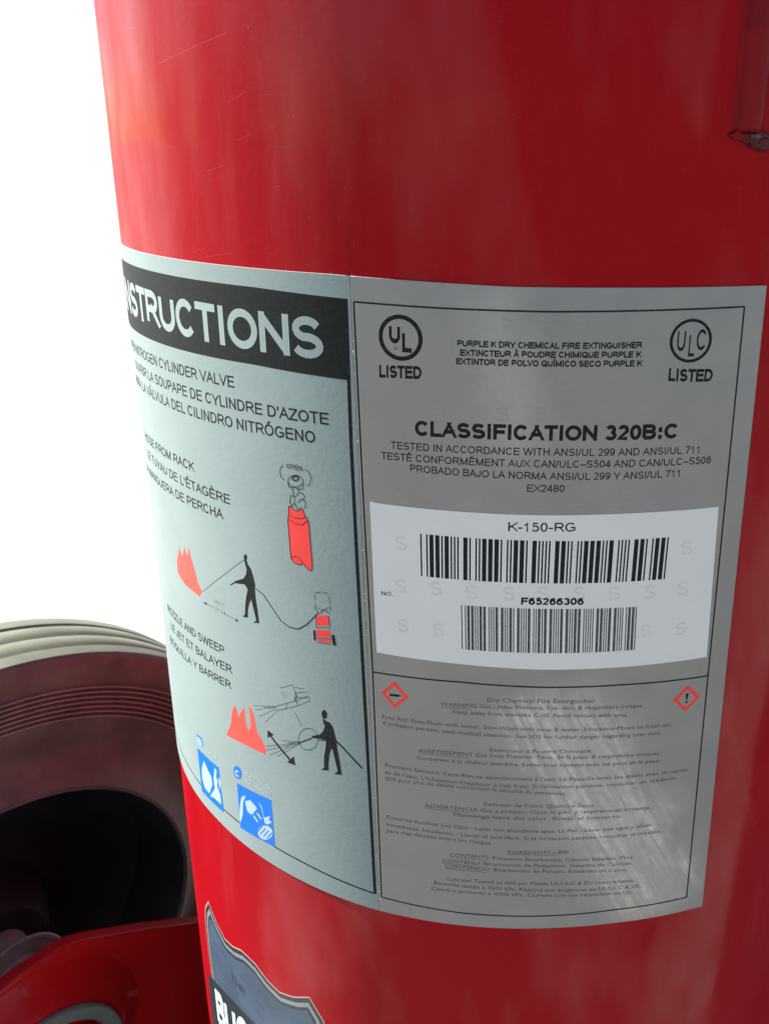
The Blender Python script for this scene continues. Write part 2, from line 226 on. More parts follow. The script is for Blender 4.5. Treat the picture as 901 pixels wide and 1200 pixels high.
 'washer': [[-236.6,-517.8],[-229.8,-468.6],[-199.8,-558.9]],
 'rim_bolt': [-71.1,-620.4],
 'wheel_c': [-0.3592940743583064,-0.0010230891540075504,-0.5181474189227571],
 'wheel_n': [-0.804037249750157,0.5945789274891969,0.0],
 'c_e': -214.45128717482302,
 'c_n': 288.2775121466654,
}

# ------------------------------------------------------------------ materials
class NT:
    def __init__(self, name):
        self.m = bpy.data.materials.new(name); self.m.use_nodes = True
        self.t = self.m.node_tree; self.b = self.t.nodes['Principled BSDF']
    def n(self, kind, **kw):
        nd = self.t.nodes.new(kind)
        for k, v in kw.items():
            if k in nd.inputs: nd.inputs[k].default_value = v
            else: setattr(nd, k, v)
        return nd
    def l(self, a, b): self.t.links.new(a, b)
    def mapped(self, src, scale, rot=0.0):
        mp = self.n('ShaderNodeMapping'); mp.inputs['Scale'].default_value = scale
        mp.inputs['Rotation'].default_value = (0, 0, rot); self.l(src, mp.inputs['Vector']); return mp.outputs[0]
    def noise(self, vec, scale, detail=4, rough=0.55):
        nd = self.n('ShaderNodeTexNoise', Scale=scale, Detail=detail, Roughness=rough); self.l(vec, nd.inputs['Vector']); return nd.outputs['Fac']
    def ramp(self, fac, a, b, va=0.0, vb=1.0):
        nd = self.n('ShaderNodeMapRange', clamp=True); nd.inputs[1].default_value = a; nd.inputs[2].default_value = b
        nd.inputs[3].default_value = va; nd.inputs[4].default_value = vb; self.l(fac, nd.inputs[0]); return nd.outputs[0]
    def mul(self, a, b):
        nd = self.n('ShaderNodeMath', operation='MULTIPLY')
        for i, x in enumerate((a, b)):
            if isinstance(x, (int, float)): nd.inputs[i].default_value = x
            else: self.l(x, nd.inputs[i])
        return nd.outputs[0]
    def add(self, a, b):
        nd = self.n('ShaderNodeMath', operation='ADD')
        for i, x in enumerate((a, b)):
            if isinstance(x, (int, float)): nd.inputs[i].default_value = x
            else: self.l(x, nd.inputs[i])
        return nd.outputs[0]
    def mix(self, fac, a, b):
        nd = self.n('ShaderNodeMix', data_type='RGBA')
        if isinstance(fac, (int, float)): nd.inputs[0].default_value = fac
        else: self.l(fac, nd.inputs[0])
        for i, x in ((6, a), (7, b)):
            if isinstance(x, tuple): nd.inputs[i].default_value = (*x, 1)
            else: self.l(x, nd.inputs[i])
        return nd.outputs[2]
    def bump(self, h, strength, dist):
        nd = self.n('ShaderNodeBump', Strength=strength, Distance=dist); self.l(h, nd.inputs['Height'])
        self.l(nd.outputs[0], self.b.inputs['Normal']); return nd
    def set(self, **kw):
        for k, v in kw.items():
            k = k.replace('_', ' ')
            if isinstance(v, tuple): self.b.inputs[k].default_value = (*v, 1)
            elif isinstance(v, (int, float)): self.b.inputs[k].default_value = v
            else: self.l(v, self.b.inputs[k])
        return self.m
    def smear(self, c, p0, p1, width, streaky=True):
        """mask for reflected light painted into the colour as a slanted streak from p0 to p1 (mm on the shell), ragged by noise"""
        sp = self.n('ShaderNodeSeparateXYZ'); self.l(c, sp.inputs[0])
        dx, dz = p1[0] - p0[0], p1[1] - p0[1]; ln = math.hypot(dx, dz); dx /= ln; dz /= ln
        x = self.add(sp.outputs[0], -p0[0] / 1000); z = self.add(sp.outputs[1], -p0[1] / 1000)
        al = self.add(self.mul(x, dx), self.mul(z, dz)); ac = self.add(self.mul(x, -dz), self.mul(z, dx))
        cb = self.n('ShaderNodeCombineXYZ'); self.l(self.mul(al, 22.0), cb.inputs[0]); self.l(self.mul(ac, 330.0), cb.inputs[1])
        streaks = self.ramp(self.noise(cb.outputs[0], 1.0, 5, .65), .40, .66)
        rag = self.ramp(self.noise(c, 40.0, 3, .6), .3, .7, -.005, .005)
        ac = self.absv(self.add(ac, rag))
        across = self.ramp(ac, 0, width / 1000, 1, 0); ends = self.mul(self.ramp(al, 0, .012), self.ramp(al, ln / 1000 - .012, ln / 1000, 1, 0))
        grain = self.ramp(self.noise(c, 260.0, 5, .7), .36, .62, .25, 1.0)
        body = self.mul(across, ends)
        return self.mul(self.mul(body, grain), streaks) if streaky else self.mul(body, self.ramp(self.noise(c, 420.0, 4, .7), .3, .7, .6, 1.0))
    def absv(self, a):
        nd = self.n('ShaderNodeMath', operation='ABSOLUTE'); self.l(a, nd.inputs[0]); return nd.outputs[0]
    def uv(self): return self.n('ShaderNodeTexCoord').outputs['UV']
    def obj(self): return self.n('ShaderNodeTexCoord').outputs['Object']

def red_paint(name, base, uv=True, spec=.02):
    k = NT(name); c = k.uv() if uv else k.obj()
    big = k.noise(c, 9.0, 3)
    colr = k.mix(k.ramp(big, .3, .7), base, tuple(x * 0.9 for x in base))
    # handling dust: vertical wipes and a fine speckle
    wipe = k.ramp(k.noise(k.mapped(c, (55, 7, 20), .22), 1.0, 5, .6), .52, .78)
    speck = k.ramp(k.noise(c, 900.0, 2), .63, .75)
    area = k.ramp(k.noise(c, 5.0, 2), .42, .62)
    scr = k.ramp(k.noise(k.mapped(c, (30, 1500, 300), -.42), 1.0, 2), .70, .76)
    
    dust = k.add(k.mul(k.mul(wipe, area), .06), k.add(k.mul(speck, .025), k.mul(k.mul(scr, area), .05)))
    colr = k.mix(dust, colr, (.62, .30, .27))
    if uv: colr = k.mix(k.mul(k.smear(c, (70, -138), (97, -220), 5.0), .10), colr, (.42, .19, .07))  # warm streak of reflected light painted into the enamel colour
    rough = k.add(k.mul(dust, 1.6), k.ramp(k.noise(c, 40.0, 3), .3, .7, .34, .44))
    k.bump(k.noise(c, 380.0, 2), .05, .001)
    return k.set(Base_Color=colr, Roughness=rough, Specular_IOR_Level=spec, Coat_Weight=k.ramp(k.noise(k.mapped(c, (15, 5, 9), .15), 1.0, 4, .6), .44, .68, .02, .42), Coat_Roughness=k.ramp(k.noise(c, 60.0, 4), .35, .65, .05, .12))

M = {}
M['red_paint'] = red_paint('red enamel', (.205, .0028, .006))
M['frame_paint'] = red_paint('red frame enamel', (.27, .004, .006), False, .12)
M['lug_shade_paint'] = None

def foil(name, base, metallic, sheen_streaks, spec, grain):
    k = NT(name); c = k.uv()
    g = k.ramp(k.noise(c, 30.0, 4), .3, .7)
    colr = k.mix(g, base, tuple(x * .93 for x in base))
    k.bump(k.add(k.noise(c, 420.0, 2), k.mul(k.noise(c, 1700.0, 1), .4)), grain, .001)
    # slanted streaks and broad sheen of reflected light, painted into the foil colour
    if sheen_streaks:
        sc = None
        for p0, p1, w, amt, dr in sheen_streaks:
            m_ = k.mul(k.smear(c, p0, p1, w, dr), amt); sc = m_ if sc is None else k.add(sc, m_)  # each mask is a streak of reflected light painted into the colour
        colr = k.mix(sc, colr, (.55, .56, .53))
    rough = k.ramp(k.noise(c, 60.0, 3), .3, .7, .40, .48)
    return k.set(Base_Color=colr, Roughness=rough, Metallic=metallic, Specular_IOR_Level=spec)
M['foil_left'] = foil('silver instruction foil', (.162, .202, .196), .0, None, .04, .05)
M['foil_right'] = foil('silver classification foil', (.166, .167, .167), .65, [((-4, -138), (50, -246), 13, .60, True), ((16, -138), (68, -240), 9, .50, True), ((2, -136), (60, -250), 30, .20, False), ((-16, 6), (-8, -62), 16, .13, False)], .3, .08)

def plain(name, base, rough=.5, metallic=0.0, var=.1, scale=60.0, bump=0.0, uv=True, spec=.2):
    k = NT(name); c = k.uv() if uv else k.obj()
    f = k.ramp(k.noise(c, scale, 4), .3, .7)
    colr = k.mix(f, base, tuple(x * (1 - var) for x in base))
    if bump: k.bump(k.noise(c, scale * 6, 3), bump, .001)
    return k.set(Base_Color=colr, Roughness=rough, Metallic=metallic, Specular_IOR_Level=spec)
def worn_ink(name, base, amount):
    k = NT(name); c = k.uv()
    f = k.mul(k.ramp(k.noise(c, 700.0, 3), .5, .72), amount)
    return k.set(Base_Color=k.mix(f, base, (.12, .12, .12)), Roughness=.6, Specular_IOR_Level=.06)
M['ink'] = worn_ink('black print', (.008, .009, .010), .10)
M['header_ink'] = worn_ink('black header print', (.007, .009, .0095), .05)
M['small_ink'] = worn_ink('worn small print', (.05, .05, .049), .5)
M['grey'] = plain('grey print', (.16, .19, .19))
M['pale'] = plain('pale blue print', (.27, .36, .37))
M['red'] = plain('red print', (.52, .03, .025))
M['flame'] = plain('flame print', (.50, .055, .04), var=.15)
M['blue'] = plain('blue print', (.002, .095, .42))
M['pictogram_white'] = plain('pale print', (.23, .31, .33))
M['header_silver'] = plain('header lettering silver', (.165, .215, .208), .45, .0)
M['sticker'] = plain('white sticker paper', (.455, .45, .432), .5, 0, .04, 40, .05)
M['mark_sticker'] = plain('security mark on sticker', (.41, .406, .39), .4)
M['mark_label'] = plain('security mark on foil', (.176, .177, .177), .37, .65)
M['diamond_red'] = plain('hazard red', (.62, .03, .02))
M['decal_silver'] = plain('decal silver', (.16, .19, .19), .35, .3)
M['decal_edge'] = plain('decal edge', (.40, .20, .17), .4)
M['decal_dark'] = plain('decal dark', (.012, .022, .028), .3)
M['decal_blue'] = plain('decal slate blue', (.040, .066, .100), .4, 0, .4, 22)
M['decal_white'] = plain('decal white', (.40, .52, .48), .4)
M['label_edge'] = plain('label edge', (.42, .41, .39), .5)
M['scratch'] = plain('bare scratch', (.26, .022, .024), .6)
M['lug_shade_paint'] = plain('red enamel darkened as shade', (.15, .003, .006), .6, 0, .3, 60, .1, False, .1)  # same enamel as the shell, colour darkened to put the lug in shade
M['weld'] = plain('dark weld', (.07, .004, .006), .5, 0, .5, 300, .6, False)
M['chip'] = plain('chipped steel', (.10, .06, .06), .45, .5, .4, 400, .4, False)

def rubber(name, base, dust, lo, hi):
    k = NT(name); c = k.obj()
    d = k.ramp(k.noise(c, 26.0, 6, .65), lo, hi)
    k.bump(k.noise(c, 600.0, 3), .15, .001)
    return k.set(Base_Color=k.mix(d, base, dust), Roughness=.62)
M['sidewall'] = rubber('sidewall rubber', (.036, .018, .017), (.10, .058, .054), .32, .8)
M['ridge'] = rubber('worn ridge rubber', (.085, .055, .05), (.16, .115, .105), .3, .7)
M['tread'] = rubber('dusty tread rubber', (.062, .068, .038), (.105, .112, .07), .3, .62)
M['rim'] = plain('black rim', (.018, .017, .016), .55, 0, .5, 30, .1, False, .12)
M['lip'] = plain('brownish rim lip', (.10, .075, .07), .5, 0, .6, 40, .1, False)  # lip lighter and browner than the rim
M['hub'] = plain('grey hub steel', (.24, .225, .20), .6, .1, .4, 60, .15, False)
M['zinc'] = plain('zinc plated steel', (.13, .19, .155), .45, .4, .25, 60, .1, False)

def concrete():
    k = NT('pale sunlit concrete'); c = k.obj()
    f = k.ramp(k.noise(c, 3.0, 8, .6), .3, .7)
    k.bump(k.noise(c, 120.0, 4), .2, .002)
    return k.set(Base_Color=k.mix(f, (.27, .257, .235), (.32, .305, .28)), Roughness=.85)
M['concrete'] = concrete()

# ------------------------------------------------------------------ mesh helpers
def P(s, z, h=0.0):
    """point on the shell: s, z, h in mm (arc length from the front, height, lift off the surface)"""
    th = s / 200.0; r = R + h / 1000.0
    return (r * math.sin(th), -r * math.cos(th), z / 1000.0)

def link(name, verts, faces, mats, parent=None, midx=None, uvs=None, smooth=True):
    me = bpy.data.meshes.new(name); me.from_pydata(verts, [], faces); me.update()
    for m in (mats if isinstance(mats, (list, tuple)) else [mats]): me.materials.append(m)
    if midx: me.polygons.foreach_set('material_index', midx)
    if smooth: me.polygons.foreach_set('use_smooth', [True] * len(faces))
    if uvs:
        ul = me.uv_layers.new(name='UVMap')
        li = [0] * len(me.loops); me.loops.foreach_get('vertex_index', li)
        flat = []
        for i in li: flat.extend(uvs[i])
        ul.data.foreach_set('uv', flat)
    o = bpy.data.objects.new(name, me); col.objects.link(o)
    if parent: o.parent = parent
    return o

def smooth_curve(pts, q):
    """interpolate value at q through (x, y) points, straight beyond the ends (Lagrange of 3 nearest otherwise)"""
    pts = sorted(pts)
    if q <= pts[0][0]: a, b = pts[0], pts[1]
    elif q >= pts[-1][0]: a, b = pts[-2], pts[-1]
    else:
        for a, b in zip(pts, pts[1:]):
            if q <= b[0]: break
    t = (q - a[0]) / (b[0] - a[0]); return a[1] + (b[1] - a[1]) * t

class Flat:
    """collects flat print as triangles in (s, z) mm and wraps it on the shell"""
    def __init__(self): self.v = []; self.f = []; self.mi = []; self.h = []
    def tri(self, a, b, c, mi, h, depth=0):
        w = max(a[0], b[0], c[0]) - min(a[0], b[0], c[0])
        if w > 4.0 and depth < 7:
            e = sorted(((abs(p[0] - q[0]), i) for i, (p, q) in enumerate(((a, b), (b, c), (c, a)))), reverse=True)[0][1]
            t = (a, b, c); p, q, r = t[e], t[(e + 1) % 3], t[(e + 2) % 3]
            m = ((p[0] + q[0]) / 2, (p[1] + q[1]) / 2)
            self.tri(p, m, r, mi, h, depth + 1); self.tri(m, q, r, mi, h, depth + 1); return
        ar = (b[0] - a[0]) * (c[1] - a[1]) - (b[1] - a[1]) * (c[0] - a[0])
        if abs(ar) < 1e-7: return
        i = len(self.v); self.v += [a, b, c] if ar > 0 else [a, c, b]; self.h += [h] * 3
        self.f.append((i, i + 1, i + 2)); self.mi.append(mi)
    def poly(self, loops, mi=0, h=.4):
        pts = [p for L in loops for p in L]
        for t in tessellate_polygon([[Vector((p[0], p[1], 0)) for p in L] for L in loops]):
            self.tri(pts[t[0]], pts[t[1]], pts[t[2]], mi, h)
    def stroke(self, pts, w, closed=False, mi=0, h=.4):
        q = [tuple(p) for p in pts]
        if closed: q = q + [q[0]]
        out = [q[0]]
        for a, b in zip(q, q[1:]):
            n = max(1, int(math.hypot(b[0] - a[0], b[1] - a[1]) / 4))
            for i in range(1, n + 1): out.append((a[0] + (b[0] - a[0]) * i / n, a[1] + (b[1] - a[1]) * i / n))
        L, Rr = [], []
        for i, p in enumerate(out):
            a = out[i - 1] if i else (out[-2] if closed else p); b = out[i + 1] if i + 1 < len(out) else (out[1] if closed else p)
            dx, dy = b[0] - a[0], b[1] - a[1]; d = math.hypot(dx, dy) or 1
            L.append((p[0] - dy / d * w / 2, p[1] + dx / d * w / 2)); Rr.append((p[0] + dy / d * w / 2, p[1] - dx / d * w / 2))
        for i in range(len(out) - 1):
            self.tri(L[i], Rr[i], Rr[i + 1], mi, h); self.tri(L[i], Rr[i + 1], L[i + 1], mi, h)
    def build(self, name, mats, parent):
        key = {}; vs = []; uv = []; fs = []
        for f in self.f:
            g = []
            for i in f:
                k = (round(self.v[i][0], 3), round(self.v[i][1], 3), self.h[i])
                if k not in key: key[k] = len(vs); vs.append(P(*k)); uv.append((k[0] / 1000, k[1] / 1000))
                g.append(key[k])
            fs.append(g)
        return link(name, vs, fs, mats, parent, self.mi, uv)

# FONT BEGIN
import math
def arc(cx, cy, rx, ry, a0, a1, n=10):
    return [(cx + rx * math.cos(math.radians(a0 + (a1 - a0) * i / n)), cy + ry * math.sin(math.radians(a0 + (a1 - a0) * i / n))) for i in range(n + 1)]
def oval(cx, cy, rx, ry, n=22): return arc(cx, cy, rx, ry, 90, 450, n)
# plain grotesque capitals drawn as pen strokes in a unit box: letter -> (advance, left bearing, right bearing, strokes)
LETTERS = {
    'A': (.93, .0, .0, [[(0, 0), (.5, 1)], [(.5, 1), (1, 0)], [(.19, .34), (.81, .34)]]),
    'B': (.95, .1, .06, [[(0, 0), (0, 1), (.6, 1)] + arc(.6, .765, .34, .235, 90, -90) + [(0, .53)], [(.6, .53)] + arc(.6, .265, .4, .265, 90, -90) + [(0, 0)]]),
    'C': (1.0, .06, .05, [arc(.5, .5, .5, .5, 38, 322, 18)]),
    'D': (1.0, .1, .06, [[(0, 0), (0, 1), (.42, 1)] + arc(.42, .5, .58, .5, 90, -90, 14) + [(0, 0)]]),
    'E': (.93, .1, .06, [[(1, 1), (0, 1), (0, 0), (1, 0)], [(0, .53), (.93, .53)]]),
    'F': (.85, .1, .04, [[(1, 1), (0, 1), (0, 0)], [(0, .5), (.88, .5)]]),
    'G': (1.07, .06, .07, [arc(.5, .5, .5, .5, 42, 300, 18) + [(1, .16), (1, .45), (.55, .45)]]),
    'H': (1.0, .1, .1, [[(0, 0), (0, 1)], [(1, 0), (1, 1)], [(0, .53), (1, .53)]]),
    'I': (.39, .11, .11, [[(.5, 0), (.5, 1)]]),
    'J': (.7, .03, .08, [[(1, 1), (1, .3)] + arc(.5, .3, .5, .3, 0, -180)]),
    'K': (.95, .1, .0, [[(0, 0), (0, 1)], [(.96, 1), (0, .34)], [(.34, .58), (1, 0)]]),
    'L': (.78, .1, .04, [[(0, 1), (0, 0), (1, 0)]]),
    'M': (1.16, .1, .1, [[(0, 0), (0, 1)], [(0, 1), (.5, 0)], [(.5, 0), (1, 1)], [(1, 1), (1, 0)]]),
    'N': (1.0, .1, .1, [[(0, 0), (0, 1)], [(0, 1), (1, 0)], [(1, 0), (1, 1)]]),
    'O': (1.08, .06, .06, [oval(.5, .5, .5, .5)]),
    'P': (.93, .1, .05, [[(0, 0), (0, 1), (.6, 1)] + arc(.6, .725, .4, .275, 90, -90) + [(0, .45)]]),
    'Q': (1.08, .06, .06, [oval(.5, .5, .5, .5), [(.58, .26), (.98, -.06)]]),
    'R': (1.0, .1, .02, [[(0, 0), (0, 1), (.56, 1)] + arc(.56, .735, .36, .265, 90, -90) + [(0, .47)], [(.52, .47), (1, 0)]]),
    'S': (.93, .06, .06, [arc(.5, .745, .45, .255, 22, 270, 12)[:-1] + arc(.5, .255, .5, .255, 82, -158, 12)]),
    'T': (.85, .03, .03, [[(0, 1), (1, 1)], [(.5, 1), (.5, 0)]]),
    'U': (1.0, .1, .1, [[(0, 1), (0, .38)] + arc(.5, .38, .5, .38, 180, 360, 14) + [(1, 1)]]),
    'V': (.93, .0, .0, [[(0, 1), (.5, 0)], [(.5, 0), (1, 1)]]),
    'W': (1.32, .01, .01, [[(0, 1), (.25, 0)], [(.25, 0), (.5, 1)], [(.5, 1), (.75, 0)], [(.75, 0), (1, 1)]]),
    'X': (.93, .0, .0, [[(0, 0), (1, 1)], [(0, 1), (1, 0)]]),
    'Y': (.93, .0, .0, [[(0, 1), (.5, .43)], [(1, 1), (.5, .43)], [(.5, .46), (.5, 0)]]),
    'Z': (.85, .03, .03, [[(0, 1), (1, 1)], [(1, 1), (0, 0)], [(0, 0), (1, 0)]]),
    '0': (.777, .05, .06, [oval(.5, .5, .5, .5)]),
    '1': (.777, .14, .28, [[(.1, .74), (.6, .86), (1, 1), (1, 0)]]),
    '2': (.777, .04, .05, [arc(.5, .71, .46, .29, 165, -32, 12) + [(.02, 0), (1, 0)]]),
    '3': (.777, .05, .06, [arc(.48, .76, .43, .24, 160, -80, 12) + arc(.48, .27, .52, .27, 78, -158, 12)]),
    '4': (.777, .02, .04, [[(.76, 0), (.76, 1)], [(.76, 1), (0, .27)], [(0, .27), (1, .27)]]),
    '5': (.777, .05, .06, [[(.92, 1), (.18, 1), (.07, .5)] + arc(.48, .33, .52, .33, 135, -155, 14)]),
    '6': (.777, .05, .06, [oval(.5, .32, .5, .32), [(.94, .82), (.76, .96), (.53, 1), (.24, .9), (.06, .68), (0, .42), (.02, .28)]]),
    '7': (.777, .05, .05, [[(0, 1), (1, 1), (.62, .5), (.36, 0)]]),
    '8': (.777, .05, .05, [oval(.5, .76, .42, .24), oval(.5, .265, .5, .265)]),
    '9': (.777, .05, .06, [oval(.5, .68, .5, .32), [(.06, .18), (.24, .04), (.47, 0), (.76, .1), (.94, .32), (1, .58), (.98, .72)]]),
    '.': (.39, .13, .13, [[(.5, -.05), (.5, .06)]]), ':': (.45, .13, .13, [[(.5, -.05), (.5, .06)], [(.5, .6), (.5, .71)]]),
    '-': (.465, .04, .04, [[(0, .36), (1, .36)]]), '\u2013': (.777, .0, .0, [[(0, .36), (1, .36)]]),
    '/': (.39, .0, .0, [[(0, 0), (1, 1)]]), '!': (.39, .13, .13, [[(.5, .3), (.5, 1)], [(.5, -.05), (.5, .06)]]),
    "'": (.27, .07, .07, [[(.5, .74), (.5, 1)]]), ' ': (.389, 0, 0, []),
}
ACCENTED = {'\u00c9': ('E', 1), '\u00c8': ('E', -1), '\u00c0': ('A', -1), '\u00c1': ('A', 1), '\u00d3': ('O', 1), '\u00cd': ('I', 1)}
def advance(c): return LETTERS[ACCENTED[c][0] if c in ACCENTED else c][0]
def text_width(t, w): return sum(advance(c) for c in t) + (.05 * len(t) if w in 'BH' else 0)
# FONT END
_pen = {}
def pen_glyph(c, wt, extra):
    """triangles (in cap-height units) of one letter, as a list of strokes"""
    if (c, wt) in _pen: return _pen[(c, wt)]
    base, acc = ACCENTED.get(c, (c, 0))
    adv_, lb, rb, strokes = LETTERS[base]; adv_ += extra
    kb = .45 if wt > .18 else 1.0
    x0, x1 = lb * kb + wt / 2, adv_ - rb * kb - wt / 2
    if x1 - x0 < .02: x0 = x1 = adv_ / 2
    mapped = [([(x0 + x * (x1 - x0), wt / 2 + y * (1 - wt)) for x, y in st], len(st) > 2 and st[0] == st[-1]) for st in strokes]
    if acc:
        m = adv_ / 2; mapped.append(([(m - .07 * acc, 1.08), (m + .07 * acc, 1.22)], False))
    quads = []
    for li, (pts, closed) in enumerate(mapped):
        cl = []
        for p in pts:
            if not cl or math.hypot(p[0] - cl[-1][0], p[1] - cl[-1][1]) > 1e-4: cl.append(p)
        closed = math.hypot(cl[0][0] - cl[-1][0], cl[0][1] - cl[-1][1]) < 1e-4 and len(cl) > 2
        if not closed:                                      # square pen ends, diagonals run out and are trimmed flat
            for e, q in ((0, 1), (-1, -2)):
                a, b = cl[e], cl[q]; d = math.hypot(a[0] - b[0], a[1] - b[1])
                if abs(a[1] - b[1]) > .05 * d or True:
                    k = (wt / 2) / d
                    if abs(a[0] - b[0]) > 1e-6 and abs(a[1] - b[1]) > .3 * d and len(cl) == 2: k = (wt * .7) / d
                    elif len(cl) > 6: k = 0
                    if base in 'NMZ' and len(cl) == 2 and abs(a[0] - b[0]) > .05 and abs(a[1] - b[1]) > .05: k = 0
                    cl[e] = (a[0] + (a[0] - b[0]) * k, a[1] + (a[1] - b[1]) * k)
        m = len(cl) - (1 if closed else 0); L = []; Rr = []
        for i in range(m):
            p = cl[i]; a = cl[i - 1] if i else (cl[m - 1] if closed else None); b = cl[i + 1] if i + 1 < len(cl) and (i + 1 < m or closed) else None
            if closed and i == m - 1: b = cl[0]
            ns = []
            for u_, v_ in ((a, p), (p, b)):
                if u_ is None or v_ is None: continue
                d = math.hypot(v_[0] - u_[0], v_[1] - u_[1]); ns.append((-(v_[1] - u_[1]) / d, (v_[0] - u_[0]) / d))
            if len(ns) == 1: nx, ny = ns[0]; k = 1
            else:
                nx, ny = ns[0][0] + ns[1][0], ns[0][1] + ns[1][1]; l2 = nx * nx + ny * ny; k = 2 / max(l2, .9)
            L.append((p[0] + nx * k * wt / 2, p[1] + ny * k * wt / 2)); Rr.append((p[0] - nx * k * wt / 2, p[1] - ny * k * wt / 2))
        lo, hi = (-.3, 1.4) if (acc and li == len(mapped) - 1) or base in 'Q' else (0.0, 1.0)
        cp = lambda q: (q[0], min(hi, max(lo, q[1])))
        L = [cp(q) for q in L]; Rr = [cp(q) for q in Rr]
        for i in range(m if closed else m - 1):
            j = (i + 1) % m; quads.append((li, L[i], Rr[i], Rr[j], L[j]))
    _pen[(c, wt)] = (adv_, quads); return _pen[(c, wt)]
def baseline(spec):
    txt, w, s0, s1, z0, zm, z1, cap, sm = spec
    def base(s):
        l0 = (s - sm) * (s - s1) / ((s0 - sm) * (s0 - s1)); l1 = (s - s0) * (s - s1) / ((sm - s0) * (sm - s1)); l2 = (s - s0) * (s - sm) / ((s1 - s0) * (s1 - sm))
        return z0 * l0 + zm * l1 + z1 * l2
    return base
WEIGHT = {'R': .145, 'B': .24, 'M': .15, 'H': .2}
def lettering(fl, spec, h, mi=0):
    txt, w, s0, s1, z0, zm, z1, cap, sm = spec
    base = baseline(spec); wt = WEIGHT[w]; kx = (s1 - s0) / (text_width(txt, w) - .1); x = -.05
    for c in txt:
        if c == ' ': x += LETTERS[' '][0] + (.05 if w in 'BH' else 0); continue
        a, quads = pen_glyph(c, wt, .05 if w in 'BH' else 0)
        for q in quads:
            p = []
            for qx, qy in q[1:]:
                s = s0 + (x + qx) * kx; p.append((s, base(s) + qy * cap))
            hh = h + .002 * q[0]
            fl.tri(p[0], p[1], p[2], mi, hh); fl.tri(p[0], p[2], p[3], mi, hh)
        x += a
def small_lettering(fl, spec, h, mi=0):
    """mixed-case small print from Blender's own built-in face"""
    txt, w, s0, s1, z0, zm, z1, cap, sm = spec
    base = baseline(spec)
    cu = bpy.data.curves.new('small_print', 'FONT'); cu.body = txt; cu.resolution_u = 2; cu.offset = 0.0
    ob = bpy.data.objects.new('small_print', cu); col.objects.link(ob)
    me = ob.evaluated_get(bpy.context.evaluated_depsgraph_get()).to_mesh()
    v = [(q.co.x, q.co.y) for q in me.vertices]; fc = [tuple(p.vertices) for p in me.polygons]
    bpy.data.objects.remove(ob); bpy.data.curves.remove(cu)
    xa = min(q[0] for q in v); xb = max(q[0] for q in v); kx = (s1 - s0) / (xb - xa); ky = cap / .69
    q = [(s0 + (x - xa) * kx, base(s0 + (x - xa) * kx) + y * ky) for x, y in v]
    for f in fc:
        for i in range(1, len(f) - 1): fl.tri(q[f[0]], q[f[i]], q[f[i + 1]], mi, h)

def lathe(name, prof, mats, parent, origin, axis, segs=160, midx=None, smooth=True, close=False):
    """prof: (offset along axis, radius) in metres"""
    ax = Vector(axis).normalized(); a = Vector((0, 0, 1)) if abs(ax.z) < .9 else Vector((1, 0, 0))
    e1 = (a - ax * a.dot(ax)).normalized(); e2 = ax.cross(e1); o = Vector(origin)
    vs = []; fs = []; mi = []; uv = []
    for i in range(segs):
        t = 2 * math.pi * i / segs; d = e1 * math.cos(t) + e2 * math.sin(t)
        for x, r in prof: vs.append(tuple(o + ax * x + d * r))
    n = len(prof)
    for i in range(segs):
        j = (i + 1) % segs
        for k in range(n - 1 + (1 if close else 0)):
            k2 = (k + 1) % n
            fs.append((i * n + k, j * n + k, j * n + k2, i * n + k2)); mi.append(midx[k] if midx else 0)
    ob = link(name, vs, fs, mats, parent, mi, None, smooth)
    bm = bmesh.new(); bm.from_mesh(ob.data); bmesh.ops.remove_doubles(bm, verts=bm.verts, dist=1e-6)
    bmesh.ops.recalc_face_normals(bm, faces=bm.faces)
    if smooth:
        for ed in bm.edges:
            if len(ed.link_faces) == 2 and ed.calc_face_angle(0) > .6: ed.smooth = False
    bm.to_mesh(ob.data); bm.free()
    return ob

# ------------------------------------------------------------------ ground
GZ = (-2.59074 - 1.129) * R
gv = []; gf = []
rings = [0, .5, 1, 2, 4, 10, 40, 200, 1200]
gv.append((0, 0, GZ))
for r in rings[1:]:
    for i in range(48): gv.append((r * math.cos(i * math.pi / 24), r * math.sin(i * math.pi / 24), GZ))
for i in range(48): gf.append((0, 1 + i, 1 + (i + 1) % 48))
for k in range(len(rings) - 2):
    for i in range(48):
        a = 1 + k * 48 + i; b = 1 + k * 48 + (i + 1) % 48; gf.append((a, a + 48, b + 48, b))
ground = link('ground', gv, gf, M['concrete'], None, None, None, False)
ground['kind'] = 'structure'; ground['label'] = 'pale sunlit concrete ground under the extinguisher'

# ------------------------------------------------------------------ the wheeled extinguisher
root = bpy.data.objects.new('wheeled_fire_extinguisher', None); col.objects.link(root)
root.location = (0, 0, GZ); root.empty_display_size = .1
root['label'] = 'red wheeled fire extinguisher with silver instruction and classification labels'
root['category'] = 'fire extinguisher'
ROOTED = []
def part(o, label=None):
    """hang a part that was built in world space under the root"""
    o.parent = root; o.matrix_parent_inverse = Matrix.Translation((0, 0, -GZ))
    if label: o['label'] = label
    return o

